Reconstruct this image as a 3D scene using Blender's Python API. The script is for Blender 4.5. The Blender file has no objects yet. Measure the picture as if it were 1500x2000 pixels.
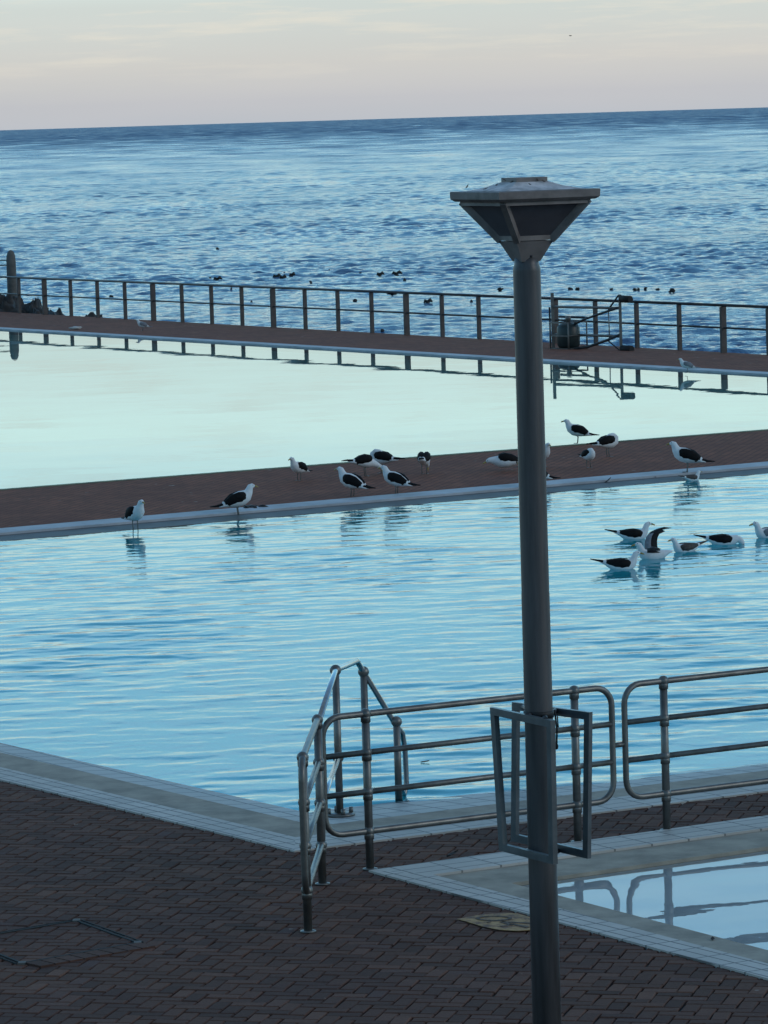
import bpy, math, random
import numpy as np
from mathutils import Vector, Matrix
R_ = math.radians
rnd = random.Random(7)
S = bpy.context.scene
COL = S.collection

# ------------------------------------------------------------------ camera
CAM_H, FOC, ROLL, PITCH = 5.0, 8500.0, math.atan2(45, 1500), math.atan2(769.2, 8500.0)
fwd = Vector((0, math.cos(PITCH), -math.sin(PITCH)))
r0 = Vector((1, 0, 0)); u0 = r0.cross(fwd)
RT = math.cos(ROLL) * r0 - math.sin(ROLL) * u0
UP = math.sin(ROLL) * r0 + math.cos(ROLL) * u0
cd = bpy.data.cameras.new('camera'); cam = bpy.data.objects.new('camera', cd); COL.objects.link(cam)
cam.matrix_world = Matrix((( RT.x, UP.x, -fwd.x, 0), (RT.y, UP.y, -fwd.y, 0), (RT.z, UP.z, -fwd.z, CAM_H), (0, 0, 0, 1)))
cd.sensor_fit = 'VERTICAL'; cd.sensor_height = 24.0; cd.sensor_width = 18.0
cd.lens = FOC / 2000 * 24.0; cd.clip_start = 0.5; cd.clip_end = 60000
S.camera = cam

def ray(x, y): return fwd + RT * ((x - 750) / FOC) + UP * ((1000 - y) / FOC)
def ground(x, y, z=0.0):
    d = ray(x, y); t = (z - CAM_H) / d.z; return Vector((d.x * t, d.y * t, z))
def depth(x, y, Y):
    d = ray(x, y); t = Y / d.y; return Vector((d.x * t, Y, CAM_H + d.z * t))

# ------------------------------------------------------------------ world, sun, exposure
SUN_EL, SUN_AZ = R_(24), R_(112)          # azimuth clockwise from +Y
w = bpy.data.worlds.new('World'); S.world = w; w.use_nodes = True
nt = w.node_tree; nt.nodes.clear()
def N(tree, typ, **kw):
    n = tree.nodes.new(typ)
    for k, v in kw.items(): setattr(n, k, v)
    return n
def L(tree, a, b): tree.links.new(a, b)
def math_node(tree, op, a, b=None, c=None, clamp=False):
    n = N(tree, 'ShaderNodeMath', operation=op); n.use_clamp = clamp
    for i, v in enumerate((a, b, c)):
        if v is None: continue
        if isinstance(v, (int, float)): n.inputs[i].default_value = v
        else: L(tree, v, n.inputs[i])
    return n.outputs[0]
def mixc(tree, fac, a, b, bt='MIX'):
    n = N(tree, 'ShaderNodeMix', data_type='RGBA', blend_type=bt)
    for s, v in ((n.inputs[0], fac), (n.inputs[6], a), (n.inputs[7], b)):
        if isinstance(v, (int, float)): s.default_value = v
        elif isinstance(v, tuple): s.default_value = v if len(v) == 4 else v + (1,)
        else: L(tree, v, s)
    return n.outputs[2]
def ramp(tree, fac, stops, interp='LINEAR'):
    n = N(tree, 'ShaderNodeValToRGB'); cr = n.color_ramp; cr.interpolation = interp
    while len(cr.elements) < len(stops): cr.elements.new(0.5)
    for e, (p, c) in zip(cr.elements, stops):
        e.position = p; e.color = c if len(c) == 4 else tuple(c) + (1,)
    L(tree, fac, n.inputs[0]); return n.outputs[0]

tc = N(nt, 'ShaderNodeTexCoord'); sep = N(nt, 'ShaderNodeSeparateXYZ'); L(nt, tc.outputs['Generated'], sep.inputs[0])
zpos = math_node(nt, 'MAXIMUM', sep.outputs[2], 0.0)
tz = math_node(nt, 'SQRT', zpos)
SKY = [(0.0, (.53, .56, .61)), (.07, (.56, .57, .60)), (.115, (.66, .65, .62)), (.165, (.66, .72, .69)), (.265, (1.12, 1.52, 1.44)),
       (.36, (.50, 1.15, 1.48)), (.42, (.66, 1.22, 1.58)), (.49, (.28, .84, 1.38)), (.66, (.20, .50, .92)), (1.0, (.22, .30, .38))]
base = ramp(nt, tz, SKY)
# soft cloud streaks low over the horizon
mp = N(nt, 'ShaderNodeCombineXYZ')
L(nt, math_node(nt, 'MULTIPLY', sep.outputs[0], 22.0), mp.inputs[0]); L(nt, math_node(nt, 'MULTIPLY', sep.outputs[2], 260.0), mp.inputs[2])
L(nt, math_node(nt, 'MULTIPLY', sep.outputs[1], 3.0), mp.inputs[1])
nz = N(nt, 'ShaderNodeTexNoise'); nz.inputs['Scale'].default_value = 1.0; nz.inputs['Detail'].default_value = 5; nz.inputs['Roughness'].default_value = .62
L(nt, mp.outputs[0], nz.inputs['Vector'])
cl = ramp(nt, nz.outputs['Fac'], [(.50, (0, 0, 0)), (.68, (1, 1, 1))])
hi = ramp(nt, tz, [(.09, (0, 0, 0)), (.16, (1, 1, 1)), (.22, (.5, .5, .5)), (.4, (0, 0, 0))])
clf = math_node(nt, 'MULTIPLY', math_node(nt, 'MULTIPLY', cl, hi), .75)
base = mixc(nt, clf, base, (.86, .80, .68))
nzb = N(nt, 'ShaderNodeTexNoise'); nzb.inputs['Scale'].default_value = .35; nzb.inputs['Detail'].default_value = 3
L(nt, mp.outputs[0], nzb.inputs['Vector'])
base = mixc(nt, .35, base, ramp(nt, nzb.outputs['Fac'], [(.3, (.38, .42, .44)), (.7, (.58, .55, .53))]), 'SOFT_LIGHT')
# evening: the sky over the sea is the bright half, the landward half is dim
azf = math_node(nt, 'MULTIPLY_ADD', sep.outputs[1], .26, .74, clamp=True)
base = mixc(nt, 1.0, base, azf, 'MULTIPLY')
sky = N(nt, 'ShaderNodeTexSky', sky_type='NISHITA'); sky.sun_disc = False
sky.sun_elevation = SUN_EL; sky.sun_rotation = SUN_AZ
bg1 = N(nt, 'ShaderNodeBackground'); L(nt, base, bg1.inputs[0]); bg1.inputs[1].default_value = 1.0
bg2 = N(nt, 'ShaderNodeBackground'); L(nt, sky.outputs[0], bg2.inputs[0]); bg2.inputs[1].default_value = .05
mx = N(nt, 'ShaderNodeMixShader'); mx.inputs[0].default_value = .06
L(nt, bg1.outputs[0], mx.inputs[1]); L(nt, bg2.outputs[0], mx.inputs[2])
wo = N(nt, 'ShaderNodeOutputWorld'); L(nt, mx.outputs[0], wo.inputs[0])

sl = bpy.data.lights.new('sun', 'SUN'); sl.energy = .5; sl.angle = R_(20); sl.color = (1, .93, .84)
so = bpy.data.objects.new('sun', sl); COL.objects.link(so)
sd = Vector((math.sin(SUN_AZ) * math.cos(SUN_EL), math.cos(SUN_AZ) * math.cos(SUN_EL), math.sin(SUN_EL)))
so.rotation_euler = sd.to_track_quat('Z', 'Y').to_euler()
S.view_settings.view_transform = 'Standard'; S.view_settings.look = 'None'
S.view_settings.exposure = 0.0; S.view_settings.gamma = 1.0
S.render.engine = 'CYCLES'; S.cycles.use_denoising = True
S.cycles.max_bounces = 10; S.cycles.transmission_bounces = 6; S.cycles.sample_clamp_indirect = 4.0

# ------------------------------------------------------------------ materials
def new_mat(name):
    m = bpy.data.materials.new(name); m.use_nodes = True
    t = m.node_tree; b = t.nodes['Principled BSDF']; return m, t, b
def noise(t, scale, detail=4, rough=.6, vec=None, coord='Object', stretch=None, dim='3D'):
    n = N(t, 'ShaderNodeTexNoise'); n.inputs['Scale'].default_value = scale
    n.inputs['Detail'].default_value = detail; n.inputs['Roughness'].default_value = rough
    if vec is None:
        c = N(t, 'ShaderNodeTexCoord'); vec = c.outputs[coord]
    if stretch:
        mpn = N(t, 'ShaderNodeMapping'); L(t, vec, mpn.inputs[0]); mpn.inputs['Scale'].default_value = stretch[:3]
        if len(stretch) > 3: mpn.inputs['Rotation'].default_value = (0, 0, stretch[3])
        vec = mpn.outputs[0]
    L(t, vec, n.inputs['Vector']); return n.outputs['Fac']
def bump(t, b, h, strength=.3, dist=.01):
    n = N(t, 'ShaderNodeBump'); n.inputs['Strength'].default_value = strength; n.inputs['Distance'].default_value = dist
    L(t, h, n.inputs['Height']); L(t, n.outputs[0], b.inputs['Normal'])
def simple(name, col, rough=.5, metal=0.0, var=.25, scale=6.0, bmp=0.0, col2=None, coord='Object', stretch=None, spec=None):
    m, t, b = new_mat(name)
    f = noise(t, scale, 5, .62, coord=coord, stretch=stretch)
    c2 = col2 or tuple(c * (1 - var) for c in col)
    L(t, ramp(t, f, [(.35, c2), (.62, col)]), b.inputs['Base Color'])
    b.inputs['Roughness'].default_value = rough; b.inputs['Metallic'].default_value = metal
    if spec is not None: b.inputs['Specular IOR Level'].default_value = spec
    if bmp: bump(t, b, noise(t, scale * 5, 3), bmp)
    return m
M = {}
M['steel'] = simple('worn_steel_pipe', (.19, .188, .18), .42, .72, .35, 9, .04)
M['steel_bright'] = simple('polished_lit_steel', (.42, .44, .45), .22, 1.0, .2, 9, .03)  # smooth finish, with the light on the handrail put into its paler colour
M['pole'] = simple('grey_painted_pole', (.088, .085, .088), .42, .2, .45, 3.0, .04, stretch=(6, 6, .45))
M['lamp_metal'] = simple('weathered_lamp_metal', (.25, .215, .20), .6, .1, .42, 9, .06)
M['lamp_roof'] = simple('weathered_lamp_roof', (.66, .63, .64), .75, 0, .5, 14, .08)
M['lamp_glass'] = simple('smoked_lamp_glass', (.10, .094, .105), .3, 0, .3, 5)
M['frame'] = simple('poster_frame_metal', (.13, .155, .17), .38, .5, .3, 8, .03)
M['strap'] = simple('black_rubber', (.012, .012, .013), .6)
M['wood_post'] = simple('weathered_fence_post', (.10, .084, .078), .72, 0, .35, 7, .1)
M['rail_dark'] = simple('dark_fence_rail', (.055, .055, .062), .45, .4, .3, 5)
M['galv'] = simple('galvanised_bar', (.20, .19, .18), .5, .5, .3, 6)
M['drum'] = simple('dark_green_drum', (.018, .034, .036), .45, 0, .3, 4)
M['roller'] = simple('black_roller', (.008, .008, .009), .7)
M['concrete'] = simple('grey_concrete', (.14, .135, .125), .85, 0, .4, 5, .2)
M['rock'] = simple('wet_dark_rock', (.04, .034, .03), .6, 0, .7, 3.5, .8)
M['kelp'] = simple('dark_kelp', (.012, .013, .012), .5, 0, .5, 6, .3)
M['leaf'] = simple('dead_leaf', (.05, .032, .022), .7, 0, .5, 20)
M['paper'] = simple('white_scrap', (.6, .6, .58), .8)
M['white'] = simple('white_feathers', (.74, .76, .77), .75, 0, .12, 18, .05)
M['black'] = simple('black_feathers', (.010, .009, .010), .7, 0, .4, 22, .1, spec=.15)
M['greywing'] = simple('grey_feathers', (.22, .235, .26), .7, 0, .3, 20)
M['brownwing'] = simple('brown_mottled_feathers', (.075, .06, .055), .7, 0, .6, 30)
M['beak'] = simple('yellow_beak', (.42, .29, .08), .45)
M['leg'] = simple('pale_leg', (.17, .17, .15), .6)
M['eye'] = simple('dark_eye', (.01, .01, .01), .2)
M['soil'] = simple('dark_joint_sand', (.016, .015, .016), .95, 0, .4, 20)

def tiles(name, col, jcol, size, rot, rowoff=0.0, rough=.6, dirt=.35):
    m, t, b = new_mat(name)
    c = N(t, 'ShaderNodeTexCoord'); mpn = N(t, 'ShaderNodeMapping'); L(t, c.outputs['Object'], mpn.inputs[0])
    mpn.inputs['Rotation'].default_value = (0, 0, -rot)
    br = N(t, 'ShaderNodeTexBrick'); L(t, mpn.outputs[0], br.inputs['Vector'])
    br.offset = rowoff; br.inputs['Scale'].default_value = 1.0
    br.inputs['Color1'].default_value = col + (1,); br.inputs['Color2'].default_value = tuple(x * .86 for x in col) + (1,)
    br.inputs['Mortar'].default_value = jcol + (1,)
    br.inputs['Mortar Size'].default_value = .013 if name == 'pale_pool_tile' else .009; br.inputs['Mortar Smooth'].default_value = .3
    br.inputs['Brick Width'].default_value = size[0]; br.inputs['Row Height'].default_value = size[1]
    d = noise(t, 1.6, 6, .7, vec=c.outputs['Object']); d2 = noise(t, 14, 4, .7, vec=c.outputs['Object'])
    dd = math_node(t, 'MULTIPLY', ramp(t, d, [(.38, (0, 0, 0)), (.7, (1, 1, 1))]), dirt)
    col_ = mixc(t, dd, br.outputs['Color'], tuple(x * .5 for x in col))
    col_ = mixc(t, math_node(t, 'MULTIPLY', ramp(t, d2, [(.55, (0, 0, 0)), (.72, (1, 1, 1))]), .3), col_, tuple(x * .42 for x in col))
    L(t, col_, b.inputs['Base Color']); b.inputs['Roughness'].default_value = rough; b.inputs['Specular IOR Level'].default_value = .22
    bump(t, b, br.outputs['Fac'], -.3, .004); return m
TH = R_(31)
M['tile_a'] = tiles('pale_coping_tile_along', (.54, .51, .47), (.16, .155, .15), (.31, .155), R_(30.5), .0)
M['tile_b'] = tiles('pale_coping_tile_across', (.54, .51, .47), (.16, .155, .15), (.26, .1), R_(122), .0)
M['tile_in'] = tiles('pale_pool_tile', (.47, .49, .48), (.17, .18, .19), (.25, .25), R_(30.5), .0, .55, .25)
M['gutter'] = simple('beige_gutter_concrete', (.37, .33, .265), .8, 0, .36, 3.2, .15)
M['coping_far'] = simple('pale_far_coping', (.43, .46, .50), .6, 0, .3, 1.6, .05)
M['coping_wet'] = simple('wet_lower_coping', (.12, .12, .115), .62, 0, .35, 2.5, .05)
M['moss'] = simple('mossy_lip', (.17, .20, .11), .8, 0, .5, 3)
M['seawall'] = simple('seawall_concrete', (.12, .115, .11), .85, 0, .4, 1.2, .2)

def brick_far(name):
    m, t, b = new_mat(name)
    c = N(t, 'ShaderNodeTexCoord'); mpn = N(t, 'ShaderNodeMapping'); L(t, c.outputs['Object'], mpn.inputs[0])
    mpn.inputs['Rotation'].default_value = (0, 0, -R_(76))
    br = N(t, 'ShaderNodeTexBrick'); L(t, mpn.outputs[0], br.inputs['Vector']); br.inputs['Scale'].default_value = 1
    br.inputs['Color1'].default_value = (.27, .100, .060, 1); br.inputs['Color2'].default_value = (.19, .075, .047, 1)
    br.inputs['Mortar'].default_value = (.03, .027, .026, 1); br.inputs['Mortar Size'].default_value = .007
    br.inputs['Brick Width'].default_value = .22; br.inputs['Row Height'].default_value = .11
    f = noise(t, .55, 6, .68, vec=c.outputs['Object']); f2 = noise(t, 2.6, 5, .7, vec=c.outputs['Object'])
    col = mixc(t, ramp(t, f, [(.36, (.0, .0, .0)), (.66, (.6, .6, .6))]), br.outputs['Color'], (.13, .052, .038))
    col = mixc(t, ramp(t, f2, [(.5, (0, 0, 0)), (.75, (.5, .5, .5))]), col, (.32, .14, .09))
    sp_ = noise(t, 7.0, 2, .4, vec=c.outputs['Object']); f3 = noise(t, .9, 3, .5, vec=c.outputs['Object'])
    dp = math_node(t, 'MULTIPLY', ramp(t, sp_, [(.70, (0, 0, 0)), (.74, (1, 1, 1))]), ramp(t, f3, [(.5, (0, 0, 0)), (.62, (.7, .7, .7))]))
    col = mixc(t, dp, col, (.45, .43, .38))     # gull droppings
    L(t, col, b.inputs['Base Color']); b.inputs['Roughness'].default_value = .85; b.inputs['Specular IOR Level'].default_value = .1
    bump(t, b, f2, .25, .02); return m
M['brick_far'] = brick_far('brick_paving')

def paver_mat():
    m, t, b = new_mat('brick_paver')
    a = N(t, 'ShaderNodeAttribute', attribute_name='tint'); c = N(t, 'ShaderNodeTexCoord')
    col = ramp(t, a.outputs['Fac'], [(0, (.070, .037, .028)), (.3, (.094, .049, .036)), (.7, (.114, .058, .041)), (.93, (.150, .078, .056)), (1, (.092, .055, .050))])
    f = noise(t, .5, 6, .7, vec=c.outputs['Object']); g = noise(t, 45, 4, .7, vec=c.outputs['Object'])
    col = mixc(t, ramp(t, f, [(.4, (0, 0, 0)), (.68, (.6, .6, .6))]), col, (.088, .047, .04))
    col = mixc(t, .45, col, ramp(t, g, [(.3, (.3, .3, .3)), (.7, (.72, .72, .72))]), 'OVERLAY')
    sp_ = noise(t, 16.0, 2, .4, vec=c.outputs['Object']); f3 = noise(t, 1.3, 3, .5, vec=c.outputs['Object'])
    col = mixc(t, math_node(t, 'MULTIPLY', ramp(t, sp_, [(.73, (0, 0, 0)), (.77, (1, 1, 1))]), ramp(t, f3, [(.5, (0, 0, 0)), (.62, (.6, .6, .6))])), col, (.34, .31, .27))
    L(t, col, b.inputs['Base Color']); b.inputs['Roughness'].default_value = .82
    b.inputs['Specular IOR Level'].default_value = .12
    bump(t, b, g, .5, .004); return m
M['paver'] = paver_mat()

def water(name, tint, bump_amt, bscale, rough=.0, stretch=(1, 1, 1)):
    m = bpy.data.materials.new(name); m.use_nodes = True; t = m.node_tree; t.nodes.clear()
    out = N(t, 'ShaderNodeOutputMaterial'); c = N(t, 'ShaderNodeTexCoord')
    gl = N(t, 'ShaderNodeBsdfGlossy'); gl.inputs['Roughness'].default_value = rough
    rf = N(t, 'ShaderNodeBsdfRefraction'); rf.inputs['IOR'].default_value = 1.33; rf.inputs['Color'].default_value = tint + (1,)
    rf.inputs['Roughness'].default_value = 0
    fr = N(t, 'ShaderNodeFresnel'); fr.inputs['IOR'].default_value = 1.33
    mxs = N(t, 'ShaderNodeMixShader'); L(t, fr.outputs[0], mxs.inputs[0]); L(t, rf.outputs[0], mxs.inputs[1]); L(t, gl.outputs[0], mxs.inputs[2])
    if bump_amt:
        bm = N(t, 'ShaderNodeBump'); bm.inputs['Strength'].default_value = 1.0; bm.inputs['Distance'].default_value = bump_amt
        L(t, noise(t, bscale, 3, .5, vec=c.outputs['Object'], stretch=stretch), bm.inputs['Height'])
        for n in (gl, rf, fr): L(t, bm.outputs[0], n.inputs['Normal'])
    L(t, mxs.outputs[0], out.inputs[0]); return m
M['water_near'] = water('rippled_pool_water', (.80, .94, .97), .004, 5.0)
M['water_far'] = water('still_pool_water', (.85, .96, .95), .0006, 1.2)
M['water_kid'] = water('paddling_pool_water', (.92, .98, .99), .0006, 3.0)
M['floor_near'] = simple('blue_pool_paint', (.07, .80, .88), .6, 0, .12, .6)
M['floor_far'] = simple('aqua_pool_paint', (.55, .85, .80), .6, 0, .12, .4)
M['floor_kid'] = simple('pale_blue_pool_paint', (.88, .88, .88), .6, 0, .06, .6)

def sea_mat():
    m, t, b = new_mat('sea_water')
    c = N(t, 'ShaderNodeTexCoord')
    f = noise(t, .02, 4, .6, vec=c.outputs['Object'], stretch=(1, .35, 1))
    L(t, ramp(t, f, [(.35, (.014, .06, .15)), (.65, (.022, .085, .20))]), b.inputs['Base Color'])
    b.inputs['IOR'].default_value = 1.33
    sp = N(t, 'ShaderNodeSeparateXYZ'); L(t, c.outputs['Object'], sp.inputs[0])
    mr = N(t, 'ShaderNodeMapRange'); L(t, sp.outputs[1], mr.inputs[0])     # waves too far off to resolve act as roughness
    for i, v in ((1, 110), (2, 2600), (3, .08), (4, .62)): mr.inputs[i].default_value = v
    pt = noise(t, 1.0, 4, .6, vec=c.outputs['Object'], stretch=(.05, .012, 1))
    L(t, math_node(t, 'MULTIPLY', mr.outputs[0], ramp(t, pt, [(.3, (.35, .35, .35)), (.7, (1.25, 1.25, 1.25))])), b.inputs['Roughness'])
    h = math_node(t, 'ADD', noise(t, 3.2, 5, .65, vec=c.outputs['Object']), math_node(t, 'MULTIPLY', noise(t, .6, 4, .6, vec=c.outputs['Object']), 1.6))
    bump(t, b, h, 1.0, .12); return m
M['sea'] = sea_mat()

# ------------------------------------------------------------------ mesh helpers
class MB:
    def __init__(s): s.v = []; s.f = []; s.sm = []; s.mi = []
    def add(s, vs, fs, smooth=False, mi=0):
        o = len(s.v); s.v += [tuple(p) for p in vs]
        for f in fs: s.f.append(tuple(i + o for i in f)); s.sm.append(smooth); s.mi.append(mi)
        return s
    def box(s, lo, hi, mi=0):
        x0, y0, z0 = lo; x1, y1, z1 = hi
        return s.add([(x0, y0, z0), (x1, y0, z0), (x1, y1, z0), (x0, y1, z0), (x0, y0, z1), (x1, y0, z1), (x1, y1, z1), (x0, y1, z1)],
                     [(3, 2, 1, 0), (4, 5, 6, 7), (0, 1, 5, 4), (1, 2, 6, 5), (2, 3, 7, 6), (3, 0, 4, 7)], mi=mi)
    def beam(s, p, q, wd, hg, up=Vector((0, 0, 1)), mi=0):
        p, q = Vector(p), Vector(q); d = (q - p).normalized(); sx = d.cross(up)
        if sx.length < 1e-4: sx = d.cross(Vector((0, 1, 0)))
        sx.normalize(); uy = sx.cross(d).normalized(); vs = []
        for e in (p, q):
            for a, b_ in ((-1, -1), (1, -1), (1, 1), (-1, 1)): vs.append(e + sx * a * wd / 2 + uy * b_ * hg / 2)
        return s.add(vs, [(0, 1, 2, 3), (7, 6, 5, 4), (0, 4, 5, 1), (1, 5, 6, 2), (2, 6, 7, 3), (3, 7, 4, 0)], mi=mi)
    def tube(s, pts, r, seg=10, closed=False, mi=0):
        pts = [Vector(p) for p in pts]; n = len(pts); rs = r if isinstance(r, (list, tuple)) else [r] * n
        vs = []; ref = None
        for i, p in enumerate(pts):
            a = pts[i - 1] if (i or closed) else p; b_ = pts[(i + 1) % n] if (i < n - 1 or closed) else p
            d = (b_ - a).normalized()
            if ref is None:
                ref = d.cross(Vector((0, 0, 1)) if abs(d.z) < .9 else Vector((0, 1, 0))).normalized()
            ref = (ref - d * ref.dot(d)).normalized(); bi = d.cross(ref)
            for k in range(seg):
                an = 2 * math.pi * k / seg; vs.append(p + (ref * math.cos(an) + bi * math.sin(an)) * rs[i])
        fs = []
        for i in range(n if closed else n - 1):
            j = (i + 1) % n
            for k in range(seg):
                l = (k + 1) % seg; fs.append((i * seg + k, i * seg + l, j * seg + l, j * seg + k))
        s.add(vs, fs, True, mi)
        if not closed:
            o = len(s.v) - len(vs)
            s.f += [tuple(o + k for k in range(seg))[::-1], tuple(o + (n - 1) * seg + k for k in range(seg))]; s.sm += [False] * 2; s.mi += [mi] * 2
        return s
    def ball(s, c, r, sx=1, sy=1, sz=1, seg=12, rings=8, mi=0):
        c = Vector(c); vs = [c + Vector((0, 0, r * sz))]
        for i in range(1, rings):
            t = math.pi * i / rings
            for k in range(seg):
                a = 2 * math.pi * k / seg
                vs.append(c + Vector((r * sx * math.sin(t) * math.cos(a), r * sy * math.sin(t) * math.sin(a), r * sz * math.cos(t))))
        vs.append(c - Vector((0, 0, r * sz))); fs = []
        for k in range(seg):
            fs.append((0, 1 + k, 1 + (k + 1) % seg))
            for i in range(rings - 2):
                a, b_ = 1 + i * seg, 1 + (i + 1) * seg
                fs.append((a + k, b_ + k, b_ + (k + 1) % seg, a + (k + 1) % seg))
            fs.append((len(vs) - 1, 1 + (rings - 2) * seg + (k + 1) % seg, 1 + (rings - 2) * seg + k))
        return s.add(vs, fs, True, mi)
    def lathe(s, prof, seg=24, c=(0, 0, 0), smooth=True, rot=0.0):
        c = Vector(c); vs = []
        for r, z in prof:
            for k in range(seg):
                a = rot + 2 * math.pi * k / seg; vs.append(c + Vector((r * math.cos(a), r * math.sin(a), z)))
        fs = []
        for i in range(len(prof) - 1):
            for k in range(seg):
                l = (k + 1) % seg; fs.append((i * seg + k, i * seg + l, (i + 1) * seg + l, (i + 1) * seg + k))
        fs.append(tuple(range(seg))[::-1]); fs.append(tuple((len(prof) - 1) * seg + k for k in range(seg)))
        return s.add(vs, fs, smooth)
    def prism(s, poly, ztop, zbot):
        n = len(poly); zt = ztop if isinstance(ztop, (list, tuple)) else [ztop] * n
        vs = [(p[0], p[1], zt[i]) for i, p in enumerate(poly)] + [(p[0], p[1], zbot) for p in poly]
        fs = [tuple(range(n)), tuple(range(n, 2 * n))[::-1]] + [(i, n + i, n + (i + 1) % n, (i + 1) % n) for i in range(n)]
        return s.add(vs, fs)
    def loft(s, st, seg=12, mats=None):
        """st: (x, y, z, ry, rz) rings along a spine; each ring an ellipse square to the spine in the XZ plane"""
        n = len(st); vs = []
        for i, (x, y, z, ry, rz) in enumerate(st):
            a = st[max(i - 1, 0)]; b_ = st[min(i + 1, n - 1)]
            d = Vector((b_[0] - a[0], 0, b_[2] - a[2]))
            d = d.normalized() if d.length > 1e-6 else Vector((1, 0, 0)); nrm = Vector((-d.z, 0, d.x))
            for k in range(seg):
                an = 2 * math.pi * k / seg
                vs.append(Vector((x, y, z)) + Vector((0, 1, 0)) * ry * math.cos(an) + nrm * rz * math.sin(an))
        o = len(s.v); s.v += [tuple(p) for p in vs]
        for i in range(n - 1):
            for k in range(seg):
                l = (k + 1) % seg
                s.f.append((o + i * seg + k, o + (i + 1) * seg + k, o + (i + 1) * seg + l, o + i * seg + l)); s.sm.append(True)
                s.mi.append(mats[i] if mats else 0)
        s.f += [tuple(o + k for k in range(seg)), tuple(o + (n - 1) * seg + k for k in range(seg))[::-1]]
        s.sm += [True] * 2; s.mi += [mats[0] if mats else 0, mats[-1] if mats else 0]
        return s
    def build(s, name, mats, parent=None):
        me = bpy.data.meshes.new(name); me.from_pydata(s.v, [], s.f)
        if not isinstance(mats, (list, tuple)): mats = [mats]
        for m in mats: me.materials.append(m)
        me.polygons.foreach_set('use_smooth', s.sm); me.polygons.foreach_set('material_index', s.mi); me.update()
        o = bpy.data.objects.new(name, me); COL.objects.link(o)
        if parent: o.parent = parent
        return o
def tag(o, label=None, cat=None, group=None, kind=None):
    for k, v in (('label', label), ('category', cat), ('group', group), ('kind', kind)):
        if v: o[k] = v
    return o
def empty(name, loc, label, cat, group=None, rz=0.0):
    o = bpy.data.objects.new(name, None); COL.objects.link(o); o.location = loc; o.rotation_euler = (0, 0, rz)
    o.empty_display_size = .1; return tag(o, label, cat, group)
def copy_tree(o, parent=None):
    c = o.copy(); COL.objects.link(c)
    if parent is not None:
        c.parent = parent; c.matrix_parent_inverse = o.matrix_parent_inverse.copy()
    for ch in list(o.children): copy_tree(ch, c)
    return c
def V2(p): return Vector((p[0], p[1]))
def isect(p, d, q, e):
    k = d.x * e.y - d.y * e.x; t = ((q.x - p.x) * e.y - (q.y - p.y) * e.x) / k; return p + d * t
def udir(deg): return Vector((math.cos(R_(deg)), math.sin(R_(deg))))
def grid_sheet(name, P00, P10, P11, P01, nu, nv, hfun, mat):
    u = np.linspace(0, 1, nu)[None, :, None]; v = np.linspace(0, 1, nv)[:, None, None]
    c = [np.array(p, float)[None, None, :] for p in (P00, P10, P11, P01)]
    P = c[0] * (1 - u) * (1 - v) + c[1] * u * (1 - v) + c[2] * u * v + c[3] * (1 - u) * v
    X, Y = P[..., 0], P[..., 1]
    return np_mesh(name, X, Y, hfun(X, Y), mat)
def np_mesh(name, X, Y, Z, mat):
    nv, nu = X.shape; co = np.stack([X, Y, Z], -1).reshape(-1).astype(np.float32)
    i = np.arange(nv * nu).reshape(nv, nu)
    q = np.stack([i[:-1, :-1], i[:-1, 1:], i[1:, 1:], i[1:, :-1]], -1).reshape(-1).astype(np.int32)
    nf = len(q) // 4; me = bpy.data.meshes.new(name)
    me.vertices.add(nv * nu); me.vertices.foreach_set('co', co)
    me.loops.add(len(q)); me.loops.foreach_set('vertex_index', q)
    me.polygons.add(nf); me.polygons.foreach_set('loop_start', np.arange(0, nf * 4, 4, dtype=np.int32))
    me.polygons.foreach_set('use_smooth', np.ones(nf, bool)); me.materials.append(mat); me.update(); me.validate()
    o = bpy.data.objects.new(name, me); COL.objects.link(o); return o
def waves(seed, n, lmin, lmax, slope, heading, spread):
    rg = np.random.RandomState(seed); lam = np.exp(rg.uniform(math.log(lmin), math.log(lmax), n))
    th = heading + rg.normal(0, spread, n); k = 2 * math.pi / lam
    return k * np.cos(th), k * np.sin(th), slope * math.sqrt(2 / n) / k, rg.uniform(0, 6.283, n), lam
def wave_sum(wv, X, Y, cut=None):
    Z = np.zeros_like(X, dtype=np.float32); X = X.astype(np.float32); Y = Y.astype(np.float32)
    for kx, ky, a, p, lam in zip(*wv):
        z = a * np.sin(np.float32(kx) * X + np.float32(ky) * Y + np.float32(p))
        if cut is not None: z = z * np.clip((lam / cut - 2.0) / 2.0, 0, 1)
        Z += z
    return Z

# ------------------------------------------------------------------ layout of pools and decks (surveyed ground points)
DA, DB = udir(30.3), udir(122.2)                  # near pool: along its near edge, along its left edge
C0 = Vector((-.685, 29.539))                      # outer corner of the near pool's coping
MN, MND = Vector((-4.79, 54.01)), udir(33.4)      # seaward pool deck: near edge
MF, MFD = Vector((-5.354, 60.61)), udir(31.55)    # far edge
FN, FND = Vector((-9.516, 109.45)), udir(120.85)  # far deck: inner edge (running away to the left)
FE = ground(795, 655, -.12).to_2d(); FED = (ground(40, 612, -.12).to_2d() - ground(1411, 689, -.12).to_2d()).normalized()      # fence line
K0, KA, KB = Vector((-.174, 28.676)), udir(32.1), udir(-60.2)
def perp(d): return Vector((-d.y, d.x))
def wedge(c, da, db, oa, ob):
    """corner of the wedge c+da,c+db moved in by oa from the da edge and ob from the db edge (towards the inside)"""
    na = perp(da) if perp(da).dot(db) > 0 else -perp(da)
    nb = perp(db) if perp(db).dot(da) > 0 else -perp(db)
    return isect(c + na * oa, da, c + nb * ob, db)
def strip(mb, p0, p1, q1, q0, zt, zb=-.5): mb.prism([p0, p1, q1, q0], zt, zb)
LA, LB = 26.0, 27.0
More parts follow.
